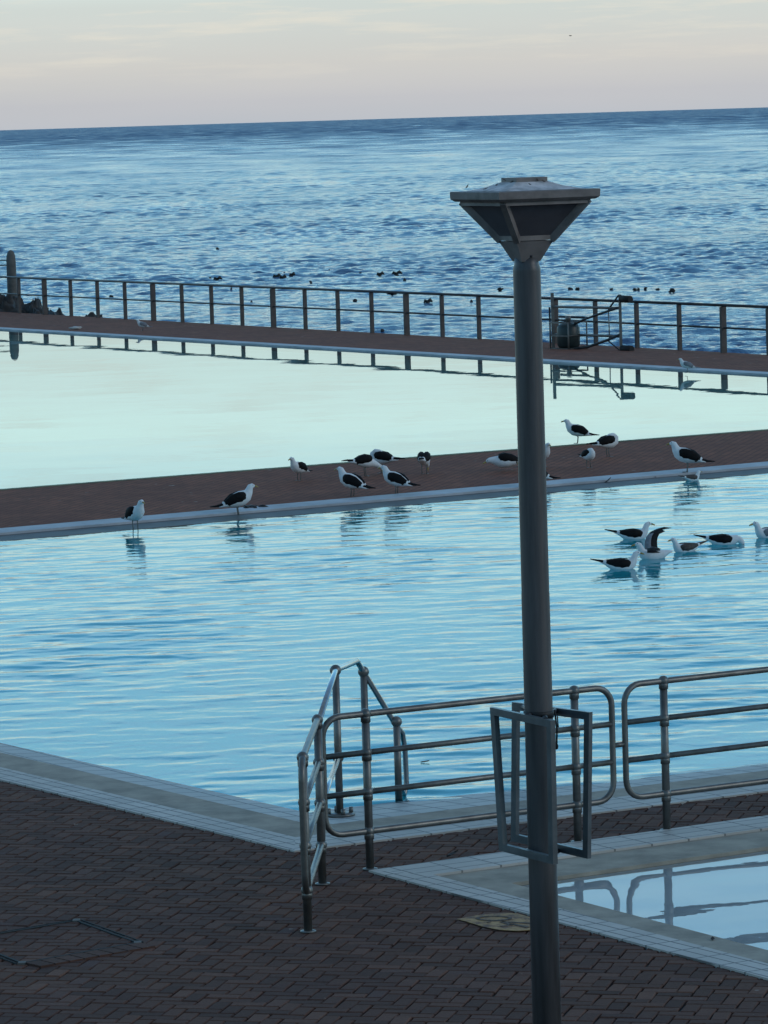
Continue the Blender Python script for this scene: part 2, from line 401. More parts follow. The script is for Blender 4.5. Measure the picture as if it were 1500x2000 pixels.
LBm = (isect(C0, DB, MN, MND) - C0).length
def band(name, o0, o1, sides, mat, z, zb=-.6, la=LA, lb=LBm + .3, c=C0, da=DA, db=DB, taper=None):
    a0, a1 = wedge(c, da, db, *o0), wedge(c, da, db, *o1)
    mb = MB()
    zz = z if isinstance(z, (tuple, list)) else (z, z)
    if 'a' in sides:
        e0, e1 = a0 + da * la, a1 + da * la
        if taper is not None: e1 = e0 + (a1 - a0).dot(perp(da)) * perp(da) * taper
        poly = [a0, e0, e1, a1]; zs = [zz[0], zz[0], zz[1], zz[1]]
        if perp(da).dot(db) < 0: poly, zs = poly[::-1], zs[::-1]
        mb.prism(poly, zs, zb)
    if 'b' in sides:
        poly = [a0, a1, a1 + db * lb, a0 + db * lb]; zs = [zz[0], zz[1], zz[1], zz[0]]
        if perp(da).dot(db) < 0: poly, zs = poly[::-1], zs[::-1]
        mb.prism(poly, zs, zb)
    return mb
WL = -.055   # near water level
# near pool copings: outer tile, gutter, inner tile
for nm, o0, o1, sd_, mt, z in (
    ('pool_edge_tiles', (0, 0), (.49, .30), 'a', 'tile_a', .012), ('pool_edge_tiles', (0, 0), (.49, .30), 'b', 'tile_b', .012),
    ('pool_gutter', (.49, .30), (.90, .72), 'ab', 'gutter', -.004)):
    tag(band(nm, o0, o1, sd_, M[mt], z, -.09).build(nm, M[mt]), kind='structure')
tag(band('pool_wall', (.3, .2), (.895, .715), 'ab', None, -.092, -1.4).build('pool_wall', M['floor_near']), kind='structure')
tag(band('pool_inner_tiles', (.90, .72), (.90, 1.06), 'b', M['tile_in'], (-.006, -.03), -.12).build('pool_inner_tiles', M['tile_in']), kind='structure')
tag(band('pool_shelf', (.90, .72), (1.85, .72), 'a', M['tile_in'], (-.012, -.060), -.14, taper=.25, la=9.0).build('pool_shelf', M['tile_in']), kind='structure')
# kiddie pool
for nm, o0, o1, sd_, mt, z in (
    ('paddling_pool_edge_tiles', (0, 0), (.43, .25), 'a', 'tile_a', .012), ('paddling_pool_edge_tiles', (0, 0), (.43, .25), 'b', 'tile_b', .012),
    ('paddling_pool_gutter', (.43, .25), (.97, .53), 'ab', 'gutter', -.004)):
    tag(band(nm, o0, o1, sd_, M[mt], z, -.05, la=14, lb=11, c=K0, da=KA, db=KB).build(nm, M[mt]), kind='structure')
kc = wedge(K0, KA, KB, .9, .48); KW = -.03
kq = [kc, kc + KB * 11, kc + KB * 11 + KA * 13, kc + KA * 13]
tag(band('paddling_pool_wall', (.3, .2), (.965, .525), 'ab', None, -.052, -.6, la=14, lb=11, c=K0, da=KA, db=KB).build('paddling_pool_wall', M['floor_kid']), kind='structure')
MBk = MB().add([(p.x, p.y, -.15) for p in kq], [(0, 1, 2, 3)]); tag(MBk.build('paddling_pool_floor', M['floor_kid']), kind='structure')
wk = waves(5, 40, .25, .9, .0046, R_(100), .9)
tag(grid_sheet('paddling_pool_water', kq[1], kq[2], kq[3], kq[0], 130, 110, lambda X, Y: KW + wave_sum(wk, X, Y), M['water_kid']), kind='structure')
# near pool water and floor
i00 = wedge(C0, DA, DB, .7, .6); i10 = i00 + DA * 22
i01 = isect(i00, DB, MN - perp(MND) * -.3, MND); i11 = isect(i10, DB, MN - perp(MND) * -.3, MND)
wn = waves(3, 130, .16, 1.15, .036, R_(97), .42)
wn2 = waves(4, 12, 3, 9, 1.0, R_(60), 1.2)
def near_h(X, Y):
    mod = wave_sum(wn2, X, Y); mod = .85 + .5 * np.tanh(mod / (np.abs(mod).mean() + 1e-6) * .7)
    dm = -((X - MN.x) * perp(MND).x + (Y - MN.y) * perp(MND).y)      # metres from the middle deck, whose lee is calmer
    return WL + wave_sum(wn, X, Y) * mod * np.clip(.42 + dm / 11, .42, 1)
tag(grid_sheet('pool_water', i00, i10, i11, i01, 620, 680, near_h, M['water_near']), kind='structure')
tag(MB().add([(p.x, p.y, -1.35) for p in (i00, i10, i11, i01)], [(0, 1, 2, 3)]).build('pool_floor', M['floor_near']), kind='structure')
# the deck between the two big pools
EXT = 60
def lp(p, d, t): return p + d * t
mdn0, mdn1, mdf0, mdf1 = lp(MN, MND, -30), lp(MN, MND, 40), lp(MF, MFD, -30), lp(MF, MFD, 40)
nin, nif = perp(MND), perp(MFD)
md = MB().prism([mdn0 + nin * .42, mdn1 + nin * .42, mdf1 - nif * .22, mdf0 - nif * .22], 0, -2.0)
tag(md.build('middle_deck', M['brick_far']), kind='structure')
cp = MB().prism([mdn0, mdn1, mdn1 + nin * .42, mdn0 + nin * .42], [-.004, -.004, .010, .010], -.12)
tag(cp.build('middle_deck_coping', M['coping_far']), kind='structure')
cw = MB().prism([mdn0 - nin * .55, mdn1 - nin * .55, mdn1, mdn0], [-.052, -.052, -.034, -.034], -.12)
tag(MB().prism([mdn0 - nin * .5, mdn1 - nin * .5, mdn1, mdn0], -.122, -2.0).build('middle_deck_pool_wall', M['floor_near']), kind='structure')
tag(cw.build('middle_deck_step', M['coping_wet']), kind='structure')
mo = MB().prism([mdf0 - nif * .22, mdf1 - nif * .22, mdf1, mdf0], [.006, .006, .0, .0], -2.0)
tag(mo.build('middle_deck_lip', M['moss']), kind='structure')
# far pool
FW = -.02
cR = isect(MF, MFD, FN, FND)                       # right corner of the far pool
cL = lp(FN, FND, 45); mL = lp(MF, MFD, -45)
fq = [lp(MF, MFD, -45) - nif * .1, cR + MFD * .3 - nif * .1, lp(FN, FND, 45) + MFD * .3]
far_poly = [mL - nif * .1, cR - nif * .1 + MFD * .3, cL + MFD * .3]
wf = waves(9, 30, .5, 3, .0010, R_(100), .7)
tag(grid_sheet('lap_pool_water', mL - nif * .1, cR - nif * .1 + MFD * .2, cR + FND * 60 + MFD * .2, mL + FND * 60, 160, 160, lambda X, Y: FW + wave_sum(wf, X, Y), M['water_far']), kind='structure')
tag(MB().add([(p.x, p.y, -1.8) for p in (mL, cR + MFD * .2, cR + FND * 60, mL + FND * 60)], [(0, 1, 2, 3)]).build('lap_pool_floor', M['floor_far']), kind='structure')
# far deck, sloping gently down to the fence, with a pale coping along the pool
nf = perp(FND) * -1                                # outward (seaward, to the right)
if nf.dot(FE - FN) < 0: nf = -nf
d0, d1 = cR - FND * 20, lp(FN, FND, 50)
wdeck = (FE - FN).dot(nf)
e0 = d0 + nf * ((FE - FED * 0 - d0).dot(nf)); 
f0, f1 = isect(d0, nf, FE, FED) + nf * .18, isect(d1, nf, FE, FED) + nf * .18
SL = -.12
fd = MB().prism([d0 + nf * .40, f0, f1, d1 + nf * .40], [0, SL, SL, 0], -3.5)
tag(fd.build('seaside_deck', M['brick_far']), kind='structure')
fc = MB().prism([d0, d0 + nf * .40, d1 + nf * .40, d1], .012, -2.2)
tag(fc.build('seaside_deck_coping', M['coping_far']), kind='structure')
print('far deck width', (f0 - d0).length, (f1 - d1).length, 'spacing dirs')

# ------------------------------------------------------------------ near deck: herringbone pavers
CO = [ground(149, 1799), ground(269, 1842), ground(43, 1882)]
CO.append(CO[0] + CO[2] - CO[1])
cvx = (CO[1] - CO[2]).normalized(); cvy = (CO[0] - CO[1]).normalized()
def in_wedge(p, c, da, db, m):
    na = perp(da) if perp(da).dot(db) > 0 else -perp(da); nb = perp(db) if perp(db).dot(da) > 0 else -perp(db)
    return (p - c).dot(na) > m and (p - c).dot(nb) > m
def pavers():
    W = .103; rot = R_(76); ca, sa = math.cos(rot), math.sin(rot)
    mb = MB(); tint = []
    g = .004; bv = .006
    for i in range(-160, 161):
        for j in range(-200, 145):
            t = (i - j) % 4
            if t == 0: x0, y0, w_, h_ = i, j, 2, 1
            elif t == 3: x0, y0, w_, h_ = i, j, 1, 2
            else: continue
            cx, cy = (x0 + w_ / 2) * W, (y0 + h_ / 2) * W
            P = Vector((cx * ca - cy * sa, cx * sa + cy * ca + 30))
            if not (-9 < P.x < 9 and 17.5 < P.y < 39): continue
            if abs(P.x) > 1.1 + P.y * .105: continue
            if in_wedge(P, C0, DA, DB, .2) or in_wedge(P, K0, KA, KB, .17): continue
            dz = rnd.gauss(0, .0013); tx, ty = rnd.gauss(0, .006), rnd.gauss(0, .006)
            hw, hh = w_ * W / 2 - g, h_ * W / 2 - g
            yaw = rnd.gauss(0, .022); cx += rnd.gauss(0, .0022); cy += rnd.gauss(0, .0022); vs = []
            for k, (ix, zz) in enumerate(((0, -.03), (0, -bv), (bv, 0))):
                for a, b_ in ((-1, -1), (1, -1), (1, 1), (-1, 1)):
                    lx, ly = a * (hw - ix), b_ * (hh - ix)
                    lx, ly = lx - yaw * ly, ly + yaw * lx
                    z = dz + tx * lx + ty * ly + zz
                    qx, qy = cx + lx, cy + ly
                    vs.append((qx * ca - qy * sa, qx * sa + qy * ca + 30, z))
            fs = [(8, 9, 10, 11)]
            for l0, l1 in ((0, 4), (4, 8)):
                for k in range(4): fs.append((l0 + k, l0 + (k + 1) % 4, l1 + (k + 1) % 4, l1 + k))
            mb.add(vs, fs); tint += [rnd.random()] * 12
    o = mb.build('brick_paving', M['paver'])
    at = o.data.attributes.new('tint', 'FLOAT', 'POINT'); at.data.foreach_set('value', tint)
    return tag(o, kind='structure')
pavers()
# bedding under the pavers, and the deck beyond them
bp = [Vector((-30, 6)), Vector((34, 6)), K0 + KB * 26 + KA * .15]
deck = MB()
kin = wedge(K0, KA, KB, .15, .15); cin = wedge(C0, DA, DB, .15, .15)
deck.add([(-40, 8, -.016), ((kin + KB * 22).x, (kin + KB * 22).y, -.016), (kin.x, kin.y, -.016), (cin.x, cin.y, -.016), ((cin + DB * 40).x, (cin + DB * 40).y, -.016), (-40, 40, -.016)], [(0, 1, 2, 3, 4, 5)])
deck.add([(p.x, p.y, -.016) for p in (kin, kin + KA * 30, cin + DA * 30, cin)], [(0, 1, 2, 3)])
tag(deck.build('deck_bedding', M['soil']), kind='structure')

# ------------------------------------------------------------------ sea and rocks
SEA = -2.1
def sea():
    na, ang = 900, .112
    ys = [86.0]
    while ys[-1] < 4500:
        y = ys[-1]; ys.append(y + min(max(.13, (y / 300) ** 1.3 * .42), 12))
    ys = np.array(ys); A = np.linspace(-ang, ang, na)
    Y = np.repeat(ys[:, None], na, 1); X = Y * np.tan(A)[None, :]
    cut = np.maximum(Y * (2 * ang / na), np.gradient(ys)[:, None] * .5).astype(np.float32)
    big = waves(12, 14, 12, 90, 1.0, R_(-90), .6)
    mod = wave_sum(big, X, Y); mod = 1 + .3 * np.tanh(mod / np.abs(mod).mean())
    Z = wave_sum(waves(11, 140, .26, 2.6, .148, R_(-96), .55), X, Y, cut) * mod
    Z = Z + .3 * Z * np.abs(Z) / .12
    Z += wave_sum(waves(21, 40, 3, 12, .022, R_(-92), .45), X, Y, cut) * (.7 + .3 * mod)
    Z += wave_sum(waves(22, 60, 9, 45, .034, R_(-90), .55), X, Y) * np.clip((Y - 200) / 700, .12, 1)
    fade = np.clip((Y - 86) / 4, .3, 1)
    o = np_mesh('sea', X, Y, SEA + Z * fade, M['sea']); tag(o, kind='structure')
sea()
fs_ = MB().add([(-30000, -200, SEA - 1.6), (30000, -200, SEA - 1.6), (30000, 45000, SEA - 1.6), (-30000, 45000, SEA - 1.6)], [(0, 1, 2, 3)])
tag(fs_.build('sea_horizon', M['sea']), kind='structure')

def lump(mb, c, r, sx, sy, sz, seed, rough=.25, seg=22, rings=14, fine=0.0):
    rg = random.Random(seed); ph = [(Vector((rg.gauss(0, 1), rg.gauss(0, 1), rg.gauss(0, 1))) * rg.uniform(1.2, 5 + fine * 3), rg.uniform(0, 6)) for _ in range(9 + int(fine * 4))]
    t = MB().ball((0, 0, 0), 1, seg=seg, rings=rings); vs = []
    for v in t.v:
        v = Vector(v); k = 1 + rough * sum((1 - 2 * abs(math.sin(v.dot(d) + p))) if fine else math.sin(v.dot(d) + p) for d, p in ph) / 3
        vs.append(Vector(c) + Vector((v.x * sx, v.y * sy, v.z * sz)) * r * k)
    return mb.add(vs, t.f, True)
def rock(px_, Y, ztop, wid, seed, label, dep=1.2):
    c = depth(px_, 600, Y); mb = MB(); h = ztop + 2.4
    lump(mb, (c.x, Y, ztop - h / 2), 1, wid / 2, dep, h / 2, seed, .10, 48, 40, 1.6)
    tag(mb.build('shore_rock', M['rock']), label, 'rock', 'rocks below the seaside fence')
rock(10, 124, .33, 2.7, 3, 'dark rock mass behind the fence that carries the round topped post', 1.5)
rock(70, 123.4, .15, 1.7, 4, 'dark sloping rock right of the concrete post behind the fence')
rock(112, 122.6, -.10, 1.6, 8, 'low dark rock sloping off to the water behind the fence')
rock(165, 121.6, -.24, 1.9, 6, 'lowest dark rock showing just over the deck edge')
# concrete post on the rock
p = depth(24, 575, 124.6)
mb = MB().lathe([(.14, -.5), (.14, .1), (.135, .95), (.125, 1.12), (.095, 1.22), (.05, 1.27), (.012, 1.285)], 18, (0, 0, 0))
g = empty('concrete_post', (p.x, p.y, p.z - .02), 'tall round topped concrete post on the rock at far left', 'post')
mb.build('shaft', M['concrete'], g)
for z in (1.0, .86): MB().tube([(-.1, 0, z), (-2.6, .5, z + .02)], .016, 8).build('rail', M['rail_dark'], g)

# ------------------------------------------------------------------ seaside fence
def fence():
    sp = 1.652; org = FE
    g = empty('seaside_fence', (org.x, org.y, SL), 'long brown post and rail fence along the seaside deck', 'fence')
    d3 = Vector((FED.x, FED.y, 0)); HT = 1.005
    for i in range(-9, 16):
        heavy = (i % 4 == 0); wd = .125 if heavy else .082
        q = d3 * (sp * i)
        m_ = MB().beam(q + Vector((0, 0, -.25)), q + Vector((0, 0, HT - .03)), wd, .07, up=d3)
        m_.build('post', M['wood_post'], g)
    a, b_ = d3 * (-9.5 * sp), d3 * (15.5 * sp)
    for z, r in ((HT, .03), (HT * .53, .021)):
        MB().tube([a + Vector((0, 0, z)), b_ + Vector((0, 0, z))], r, 8).build('rail', M['rail_dark'], g)
fence()

# steel gear standing against the fence, right of the lamp
def gear():
    b0, b1 = ground(1081, 673, 0), ground(1213, 677, 0)
    b0.z = b1.z = -.11
    g = empty('steel_gate_frame', b0, 'steel gate frame with black rollers leaning at the fence right of the lamp', 'gate')
    v = b1 - b0; d = v.normalized(); out = Vector((d.y, -d.x, 0))
    if out.y > 0: out = -out
    zz = lambda y, base, Y: (base - y) / FOC * Y
    H0, H1 = zz(562, 673, b0.y), zz(565, 677, b1.y)
    P = lambda t, z, o=0: v * t + Vector((0, 0, z)) + out * o
    MB().beam(P(0, 0), P(0, H0), .07, .06).build('upright', M['galv'], g)
    MB().beam(P(1, 0), P(1, H1), .06, .06).build('upright', M['galv'], g)
    MB().beam(P(-.045, .1), P(-.045, .92), .04, .05).build('upright', M['rail_dark'], g)
    for z in (.93, .33): MB().tube([P(0, z), P(1, z - .0)], .028, 8).build('crossbar', M['galv'], g)
    MB().tube([P(.1, .72), P(.52, .71)], .026, 8).build('crossbar', M['rail_dark'], g)
    MB().tube([P(.36, .56, .1), P(.52, .68, .1), P(.76, .82, .05), P(1, .95)], .026, 8).build('diagonal_brace', M['rail_dark'], g)
    MB().tube([P(.34, .03, .25), P(.6, .1, .15), P(.83, .24, .08), P(1, .37)], .03, 8).build('diagonal_brace', M['rail_dark'], g)
    MB().tube([P(.83, .9), P(.98, H1 - .02)], .02, 8).build('diagonal_brace', M['rail_dark'], g)
    MB().tube([P(.83, .24, .05), P(.98, .03)], .015, 8).build('diagonal_brace', M['rail_dark'], g)
    MB().tube([P(.83, .88), P(.835, .25)], .012, 6).build('cable', M['galv'], g)
    for z, o in ((H1 - .09, .0), (.07, .0)):
        MB().tube([P(1.02, z, o), P(1.155, z - .01, o)], .075, 14).build('roller', M['roller'], g)
    # the drum and its cradle
    dc = b0 + v * .29 + out * .12
    dg = empty('plastic_drum', dc, 'dark green plastic drum held upright in a low steel cradle by the fence', 'drum')
    MB().lathe([(.2, .06), (.245, .12), (.25, .3), (.252, .32), (.25, .34), (.245, .5), (.2, .57), (.07, .59)], 22).build('barrel', M['drum'], dg)
    MB().lathe([(.05, .585), (.05, .66), (.06, .67), (.06, .74), (.02, .75)], 14).build('cap', M['galv'], dg)
    cg = empty('drum_cradle', dc, 'low steel cradle of thin bars around the green drum', 'cradle')
    for sx in (-.29, .29):
        for sy in (-.27, .27):
            q = d * sx + out * sy; MB().tube([q, q + Vector((0, 0, .62))], .017, 8).build('leg', M['galv'], cg)
    for z in (.05, .33, .61):
        c4 = [d * a + out * b_ + Vector((0, 0, z)) for a, b_ in ((-.29, -.27), (.29, -.27), (.29, .27), (-.29, .27))]
        MB().tube(c4, .016, 8, closed=True).build('hoop', M['galv'], cg)
gear()

# ------------------------------------------------------------------ pipe railings by the near pool
def rounded(a, b_, z0, z1, r, n=6):
    """rounded rectangle path in the vertical plane through the ground points a, b_"""
    d = (b_ - a); Lx = d.length; d = d.normalized(); P = lambda x, z: (a + d * x) + Vector((0, 0, z))
    pts = []
    for cx, cz, st in ((Lx - r, z1 - r, 90), (Lx - r, z0 + r, 0), (r, z0 + r, -90), (r, z1 - r, 180)):
        for k in range(n + 1):
            an = R_(st - 90 * k / n); pts.append(P(cx + r * math.cos(an), cz + r * math.sin(an)))
    return pts
ZS = (1.05, .79, .525, .26)
def railing(org, dirv, ends, posts, label, group, connector=None, zs=ZS, rr=.022, pr=.0275, corner=.13):
    g = empty('pipe_railing', (org.x, org.y, 0), label, 'railing', group)
    a, b_ = dirv * ends[0], dirv * ends[1]
    MB().tube(rounded(a, b_, zs[3], zs[0], corner), rr, 10, closed=True).build('frame', M['steel'], g)
    for z in zs[1:3]:
        MB().tube([a + Vector((0, 0, z)), b_ + Vector((0, 0, z))], rr * .92, 10).build('rail', M['steel'], g)
    for t in posts:
        q = dirv * t
        po = MB().tube([q + Vector((0, 0, -.02)), q + Vector((0, 0, zs[0]))], pr, 12).build('post', M['steel'], g)
        for z in zs:
            MB().ball(q + Vector((0, 0, z)), .038, seg=14, rings=8).lathe([(.033, -.055), (.033, .0)], 14, q + Vector((0, 0, z))).build('ball_fitting', M['steel'], po)
        MB().lathe([(.05, 0), (.05, .008), (.034, .011)], 16, q).build('base_flange', M['steel'], po)
    if connector:
        MB().tube([dirv * connector[0] + Vector((0, 0, .64)), dirv * connector[1] + Vector((0, 0, .64))], .018, 8).build('link_bar', M['steel'], g)
    return g
P1 = ground(723, 1698); RD = Vector((udir(30.5).x, udir(30.5).y, 0))
railing(P1, RD, (-.335, 1.965), (0, 1.66), 'steel pipe railing with two posts standing behind the lamp pole', 'steel railings between the pools', (1.965, 2.07))
railing(P1, RD, (2.07, 5.9), (2.40, 4.06, 5.6), 'steel pipe railing at the right edge behind the paddling pool', 'steel railings between the pools')
B1, B2 = ground(602, 1820), ground(630, 1727)
LD = (B2 - B1).normalized(); LN = (B2 - B1).length
railing(B1, LD, (-.14, LN + .17), (0, LN), 'short steel pipe railing seen almost end on left of the pool corner', 'steel railings between the pools', zs=(1.09, .81, .54, .26))
# handrail into the pool
def handrail():
    o = Vector((B2.x, B2.y, 0)); g = empty('pool_handrail', o, 'bent steel handrail going down into the near pool', 'handrail')
    q1 = ground(664, 1592, -.03); q1.z = 0
    T0 = B2 + Vector((0, 0, 1.06)); T0 = T0 + LD * .2
    T1 = q1 + Vector((0, 0, 1.03)); T2 = depth(697, 1291, 31.87); T3 = depth(710, 1312, 32.0); T4 = depth(769, 1406, 32.2)
    b2_ = Vector((T3.x, T3.y, 0)); w4 = ground(779, 1562, -.06); T4 = Vector((w4.x - .02, w4.y, T4.z))
    E1 = depth(786, 1432, 32.25); E2 = depth(791, 1462, 32.28); E3 = depth(794, 1530, 32.3); E4 = depth(789, 1553, 32.28)
    E5 = Vector((w4.x + .012, w4.y + .05, .03))
    Lc = lambda ps: [p - o for p in ps]
    MB().tube(Lc([T0, T1, T2, T3, T4, E1, E2, E3, E4, E5]), .021, 10).build('top_rail', M['steel_bright'], g)
    MB().tube(Lc([B2 + LD * .1 + Vector((0, 0, .5)), q1 + Vector((0, 0, .39))]), .019, 10).build('lower_rail', M['steel_bright'], g)
    for q, z in ((q1, 1.03), (b2_, T3.z), (w4, T4.z)):
        q = Vector((q.x, q.y, 0)); po = MB().tube(Lc([q + Vector((0, 0, -.14)), q + Vector((0, 0, z))]), .027, 12).build('post', M['steel'], g)
        MB().ball(q - o + Vector((0, 0, z)), .042, seg=14, rings=8).build('ball_fitting', M['steel'], po)
    fl = MB().lathe([(.11, 0), (.11, .014), (.035, .018)], 18, q1 - o + Vector((0, 0, -.03)))
    for k in range(4):
        an = k * math.pi / 2 + .3; fl.lathe([(.016, 0), (.016, .045)], 8, q1 - o + Vector((.085 * math.cos(an), .085 * math.sin(an), -.02)))
    fl.build('base_flange', M['steel'], g)
    MB().ball(q1 - o + Vector((0, 0, .39)), .04).build('ball_fitting', M['steel'], g)
handrail()

# ------------------------------------------------------------------ lamp post and the poster frames on it
LY = 20.0
def lamp():
    c = depth(1041.5, 1000, LY); zt = depth(1029, 508, LY).z
    g = empty('street_lamp', (c.x, LY, 0), 'grey lamp post with an inverted pyramid glass head in front of the pools', 'street lamp')
    r = .0655
    MB().lathe([(r * 1.04, 0), (r * 1.02, 1.5), (r * 1.0, 2.79), (r * .985, 2.80), (r * .97, zt - .05), (r * .96, zt - .035), (r * .87, zt - .02), (r * .87, zt + .02)], 28).build('pole', M['pole'], g)
    MB().lathe([(.16, 0), (.16, .02), (.08, .03)], 24).build('base_plate', M['pole'], g)
    rot = R_(-90 - 20.5)          # near corner swings left
    def sq(side, z): return [Vector((side / math.sqrt(2) * math.cos(rot + k * math.pi / 2), side / math.sqrt(2) * math.sin(rot + k * math.pi / 2), z)) for k in range(4)]
    z1, z2 = zt + .0, depth(1029, 470, LY).z
    z3, z4 = depth(1029, 391, LY).z, depth(1029, 371, LY).z
    hd = MB(); S0, S1 = sq(.095, z1 - .005), sq(.188, z2)
    hd.add(S0 + S1, [(0, 1, 5, 4), (1, 2, 6, 5), (2, 3, 7, 6), (3, 0, 4, 7), (0, 3, 2, 1), (4, 5, 6, 7)])
    hd.build('neck', M['lamp_metal'], g)
    A, B = sq(.172, z2 + .003), sq(.432, z3)
    fr = MB()
    for k in range(4): fr.beam(A[k], B[k], .034, .028, up=Vector((A[k].y, -A[k].x, 0)))
    for k in range(4):
        l = (k + 1) % 4; dz = Vector((0, 0, .018)); fr.beam(A[k] + dz, A[l] + dz, .022, .036); fr.beam(B[k] - dz * .4, B[l] - dz * .4, .022, .022)
    fr.build('lantern_frame', M['lamp_metal'], g)
    for k in range(4):
        l = (k + 1) % 4; i_ = Vector((0, 0, 0)); sc_ = .955
        q = [Vector((p.x * sc_, p.y * sc_, p.z)) for p in (A[k], A[l], B[l], B[k])]
        n_ = (q[1] - q[0]).cross(q[3] - q[0]).normalized() * .004
        MB().add(q + [p - n_ for p in q], [(0, 1, 2, 3), (7, 6, 5, 4), (0, 4, 5, 1), (1, 5, 6, 2), (2, 6, 7, 3), (3, 7, 4, 0)]).build('glass_pane', M['lamp_glass'], g)
    pl = MB(); a0, a1, a2, a3 = sq(.48, z3), sq(.512, z3 + .012), sq(.515, z4 - .003), sq(.506, z4)
    rings = [a0, a1, a2, a3]; vs = sum(rings, []); fs = [(3, 2, 1, 0), (12, 13, 14, 15)]
    for i in range(3):
        for k in range(4): l = (k + 1) % 4; fs.append((i * 4 + k, i * 4 + l, i * 4 + 4 + l, i * 4 + 4 + k))
    pl.add(vs, fs).build('rim_plate', M['lamp_metal'], g)
    z5 = depth(1029, 353, LY).z
    rf = MB(); rr = [sq(.40, z4 + .001), sq(.26, z4 + .018), sq(.165, z5 - .004)]; vs = sum(rr, []); fs = [(3, 2, 1, 0), (8, 9, 10, 11)]
    for i in range(2):
        for k in range(4): l = (k + 1) % 4; fs.append((i * 4 + k, i * 4 + l, i * 4 + 4 + l, i * 4 + 4 + k))
    ro = rf.add(vs, fs).build('roof', M['lamp_roof'], g)
    cpz = MB(); q0, q1 = sq(.158, z5 - .004), sq(.158, z5 + .016); cpz.add(q0 + q1, [(3, 2, 1, 0), (4, 5, 6, 7)] + [(k, (k + 1) % 4, 4 + (k + 1) % 4, 4 + k) for k in range(4)])
    cpz.build('cap', M['lamp_metal'], ro)
    MB().ball((.02, -.055, z1 + .02), .007).build('screw', M['rail_dark'], g)
    return Vector((c.x, LY, 0)), z4
LP, LZ = lamp()
# leaf litter on the lamp roof
for i, (px_, y, hgt) in enumerate(((912, 367, .02), (985, 352, .01), (1000, 356, .012), (1050, 353, .012), (1062, 355, .01), (970, 362, .01), (1088, 371, .008), (948, 369, .006), (1035, 360, .006))):
    c = depth(px_, y, LY - .14 if y > 358 else LY - .07); mb = MB(); a = rnd.uniform(0, 3); s = rnd.uniform(.008, .014)
    mb.add([(-s, 0, 0), (0, -s * .45, hgt * .3), (s, 0, hgt), (0, s * .45, hgt * .3), (-s, 0, -.002), (0, -s * .45, hgt * .3 - .003), (s, 0, hgt - .002), (0, s * .45, hgt * .3 - .003)],
           [(0, 1, 2, 3), (7, 6, 5, 4), (0, 4, 5, 1), (1, 5, 6, 2), (2, 6, 7, 3), (3, 7, 4, 0)])
    o = mb.build('leaf', M['leaf']); o.location = c; o.rotation_euler = (0, 0, a); tag(o, 'tiny dark leaf scrap lying on the lamp roof', 'leaf', 'leaf scraps on the lamp roof')

def poster_frame(cor, wd, th, label, pane):
    c = sum(cor, Vector()) / 4; g = empty('poster_frame', c, label, 'poster frame', 'poster frames strapped to the lamp post')
    q = [p - c for p in cor]; n_ = (q[1] - q[0]).cross(q[3] - q[0]).normalized()
    def inset(w_):
        r = []
        for i in range(4):
            a = (q[(i + 1) % 4] - q[i]).normalized(); b_ = (q[i - 1] - q[i]).normalized(); sn = a.cross(b_).length
            r.append(q[i] + (a + b_) * (w_ / sn))
        return r
    ins = inset(wd); O0 = [p + n_ * th / 2 for p in q]; I0 = [p + n_ * th / 2 for p in ins]; O1 = [p - n_ * th / 2 for p in q]; I1 = [p - n_ * th / 2 for p in ins]
    for nm, i in (('top_bar', 0), ('side_bar', 1), ('bottom_bar', 2), ('side_bar', 3)):
        j = (i + 1) % 4
        MB().add([O0[i], O0[j], I0[j], I0[i], O1[i], O1[j], I1[j], I1[i]], [(0, 1, 2, 3), (7, 6, 5, 4), (0, 4, 5, 1), (2, 6, 7, 3), (1, 5, 6, 2), (3, 7, 4, 0)]).build(nm, M['frame'], g)
    if pane:
        pi = inset(wd * .8); MB().add([p + n_ * .002 for p in pi] + [p - n_ * .002 for p in pi], [(0, 1, 2, 3), (7, 6, 5, 4)] + [(k, 4 + k, 4 + (k + 1) % 4, (k + 1) % 4) for k in range(4)]).build('pane', M['pane'], g)
    return g
def pane_mat():
    m = bpy.data.materials.new('clear_pane'); m.use_nodes = True; t = m.node_tree; t.nodes.clear(); out = N(t, 'ShaderNodeOutputMaterial')
    tr = N(t, 'ShaderNodeBsdfTransparent'); tr.inputs[0].default_value = (.93, .95, .96, 1); gl = N(t, 'ShaderNodeBsdfGlossy'); gl.inputs['Roughness'].default_value = .08
    mxs = N(t, 'ShaderNodeMixShader'); mxs.inputs[0].default_value = .07
    L(t, tr.outputs[0], mxs.inputs[1]); L(t, gl.outputs[0], mxs.inputs[2]); L(t, mxs.outputs[0], out.inputs[0]); return m
M['pane'] = pane_mat()
poster_frame([depth(961, 1381, 20.1), depth(1080, 1407, 19.68), depth(1085, 1688, 19.68), depth(979, 1661, 20.02)], .034, .026, 'empty grey metal poster frame on the near side of the pole', True)
poster_frame([depth(1003, 1371, 20.42), depth(1154, 1391, 19.98), depth(1151, 1677, 19.98), depth(1001, 1642, 20.42)], .036, .022, 'empty grey metal poster frame on the far side of the pole', False)
